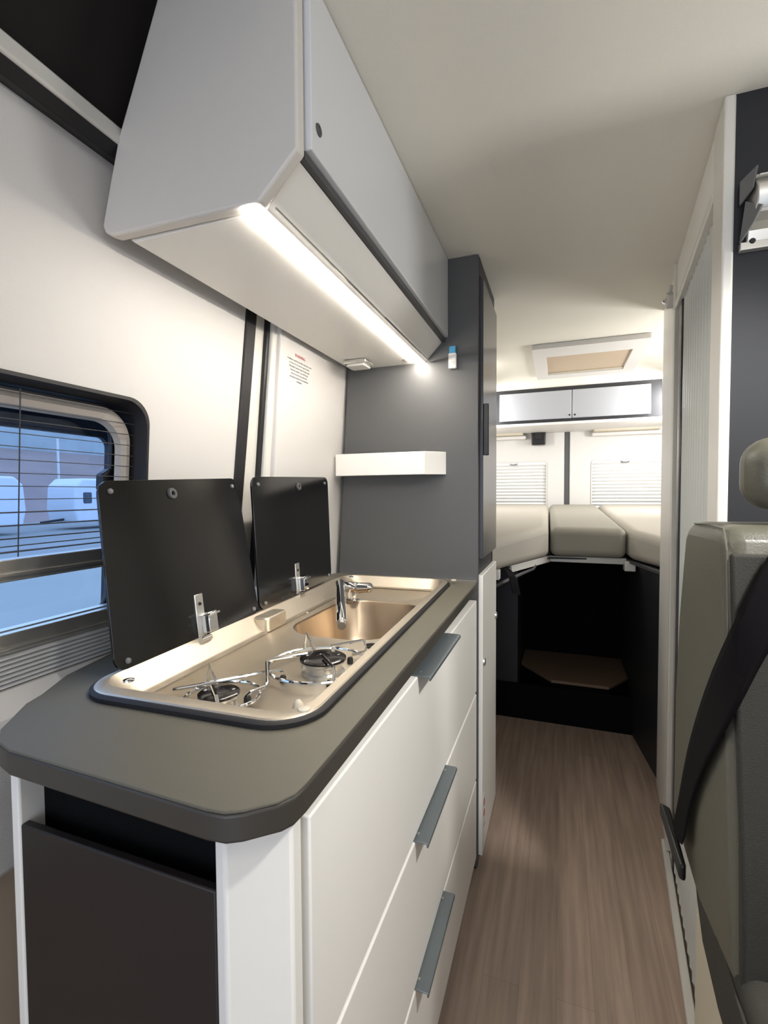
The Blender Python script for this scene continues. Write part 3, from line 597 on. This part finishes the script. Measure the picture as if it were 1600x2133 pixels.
# ------------------------------------------------------------ bench seat with belt
bs = thing('bench_seat', 'olive grey bench seat with headrest in front of the dark partition', 'seat', (.5, .6, 0))
side = [(.905, 1.142), (.93, 1.12), (.965, .98), (.985, .83), (.985, .60), (.80, .575), (.64, .60), (.655, .75), (.672, .86), (.69, .98), (.712, 1.125), (.73, 1.146)]
MB().prismx(side, .196, .74).build('backrest', 'leather', bs, bevel=.022, seg=5)
b = MB(); f = [(.716, 1.112), (.70, 1.0), (.682, .90), (.662, .78), (.650, .61), (.640, .61), (.638, .70), (.650, .78), (.669, .90), (.688, 1.01), (.704, 1.112)]
b.prismx(f, .2005, .735); b.build('front_cover', 'cloth', bs, bevel=.004, seg=3)
b = MB(); sm = [(.200, .735, 1.141), (.1975, .712, 1.116), (.1965, .702, 1.04), (.1965, .691, .97)]
b.tube([(.205, .90, 1.138), (.203, .82, 1.142)]+sm, .0014, 8); b.build('seam', 'leather', bs)
cu = [(.86, .605), (.835, .56), (.80, .52), (.72, .495), (.40, .475), (-.1, .47), (-.15, .49), (-.16, .55), (-.1, .60), (.3, .612), (.62, .622), (.70, .66)]
MB().prismx(cu, .199, .74).build('cushion', 'cloth', bs, bevel=.022, seg=5)
MB().tube([(.199, .72, .605), (.197, .62, .600), (.197, .45, .590), (.199, .2, .585)], .0025, 8).build('piping', 'cloth', bs)
MB().box(.225, .80, -.1, .93, 0, .48).build('seat_base', 'cream', bs, bevel=.004)
hd = rbox(.232, .50, 1.165, 1.262, .035)
MB().prismy([(x, z) for x, z in hd], .745, .815).build('headrest', 'leather', bs, bevel=.028, seg=6)
for x in (.31, .43): MB().tube([(x, .80, 1.10), (x, .79, 1.20)], .006, 12).build('headrest_rod', 'chrome', bs)
# seat belt ribbon: down across the front, over the corner and along the side
bt = thing('seat_belt', 'black seat belt hanging across the corner of the bench backrest', 'seat belt', (.19, .75, .9))
P = [((.256, .700, 1.160), (.272, .686, 1.070)), ((.234, .694, 1.117), (.250, .680, 1.029)), ((.214, .687, 1.072), (.230, .675, .994)), ((.196, .684, 1.029), (.211, .669, .951)), ((.189, .733, .958), (.196, .664, .917)), ((.189, .797, .872), (.190, .696, .872)), ((.189, .853, .786), (.189, .754, .807)), ((.189, .890, .700), (.189, .801, .741)), ((.187, .905, .650), (.188, .828, .690)), ((.180, .905, .620), (.184, .824, .630))]
b = MB(); L0 = [Vector(a) for a, c in P]; L1 = [Vector(c) for a, c in P]
n = len(P); lay = []
for dx in (0, -.0025):
    lay.append(([b.bm.verts.new(p+Vector((dx, dx, 0))) for p in L0], [b.bm.verts.new(p+Vector((dx, dx, 0))) for p in L1]))
for i in range(n-1):
    for A, B in lay: b.bm.faces.new((A[i], A[i+1], B[i+1], B[i]))
    for k in (0, 1): b.bm.faces.new((lay[0][k][i], lay[0][k][i+1], lay[1][k][i+1], lay[1][k][i]))
for i in (0, n-1): b.bm.faces.new((lay[0][0][i], lay[0][1][i], lay[1][1][i], lay[1][0][i]))
b.build('webbing', 'belt', bt, sub=1)
MB().hexa([(.168, .935, .625), (.184, .930, .622), (.186, .825, .590), (.176, .825, .592)], [(.168, .940, .645), (.184, .932, .642), (.186, .825, .618), (.176, .825, .615)]).build('buckle', 'black', bt, bevel=.004)

# aluminium bracket on the dark partition
ab = thing('wall_bracket', 'aluminium extruded bracket high on the dark partition above the bench', 'bracket', (.45, 1.03, 1.68))
pf = [(1.048, 1.625), (1.040, 1.625), (1.036, 1.650), (1.026, 1.660), (1.000, 1.664), (.990, 1.680), (.990, 1.706), (1.004, 1.722), (1.026, 1.728), (1.034, 1.745), (1.048, 1.748)]
MB().prismx(pf, .308, .75).build('extrusion', 'alu', ab, bevel=.002)
for z in (1.722, 1.664): MB().box(.312, .75, .996, 1.02, z, z+.003).build('rib', 'strip', ab, bevel=.001)
MB().box(.298, .75, 1.036, 1.049, 1.618, 1.632).build('lower_flange', 'alu', ab, bevel=.001)
MB().hexa([(.297, 1.040, 1.632), (.306, 1.00, 1.650), (.312, .985, 1.668), (.302, 1.03, 1.70)], [(.300, 1.042, 1.632), (.309, 1.002, 1.650), (.316, .987, 1.668), (.305, 1.032, 1.70)]).build('end_clip', 'print', ab, bevel=.001)
MB().hexa([(.297, 1.044, 1.70), (.303, 1.0, 1.705), (.309, 1.0, 1.742), (.297, 1.044, 1.742)], [(.300, 1.046, 1.70), (.306, 1.002, 1.705), (.312, 1.002, 1.742), (.300, 1.046, 1.742)]).build('end_clip', 'print', ab, bevel=.001)
MB().lathe([(.005, 0), (.004, .002), (0, .002)], (.316, 1.036, 1.632), (0, -1, 0), 12).build('screw', 'black', ab)

# ------------------------------------------------------------ outside
struct(MB().box(-60, -1.5, -30, 90, -.75, -.65).build('ground_outside', 'asphalt'), 'pale asphalt yard outside')
b = MB(); b.hexa([(-34, -30, -.65), (-60, -30, -.65), (-60, 90, -.65), (-34, 90, -.65)], [(-46, -30, 5.4), (-60, -30, 5.4), (-60, 90, 5.4), (-46, 90, 5.4)]); tag(b.build('hillside', 'hill'), 'bare brown slope rising beyond the caravans', 'hillside')
b = MB(); b.box(-80, -46, -30, 90, 5.4, 10); tag(b.build('hedge', 'grass'), 'pale frosty bushes along the top of the slope', 'hedge', kind='stuff')
def caravan(y0, y1, lab):
    t = thing('caravan', lab, 'caravan', (-24, (y0+y1)/2, -.65), 'caravans parked outside')
    p = [(y0+.15, -.25), (y1-.15, -.25), (y1, .5), (y1-.1, 1.7), (y1-.5, 2.1), (y0+.5, 2.1), (y0+.1, 1.7), (y0, .5)]
    MB().prismx(p, -26.2, -24).build('body', 'caravan', t, bevel=.12, seg=4)
    for wy in ((y0+.5, y0+1.0), (y1-2.6, y1-1.2)): MB().prismx(rbox(wy[0], wy[1], .75, 1.35, .08), -24.03, -23.99).build('window', 'caravanwin', t)
    for yy in (y0+2.6, y0+3.5): MB().lathe([(.30, 0), (.30, .2), (.12, .22), (0, .22)], (-24.1, yy, -.35), (1, 0, 0), 24).build('wheel', 'black', t)
    MB().tube([(-25, y0+.1, -.1), (-25, y0-1.1, -.2)], .06, 8).build('drawbar', 'dark', t)
caravan(9.4, 15.6, 'white caravan seen through the window at its left edge')
caravan(18.0, 24.0, 'white caravan seen through the window beside the hob lid')
pl_ = tag(MB().tube([(-30, 21.5, -.65), (-30, 21.5, 4.8)], .07, 10).build('lamp_post', 'strip'), 'slim pale post standing on the slope outside', 'post')
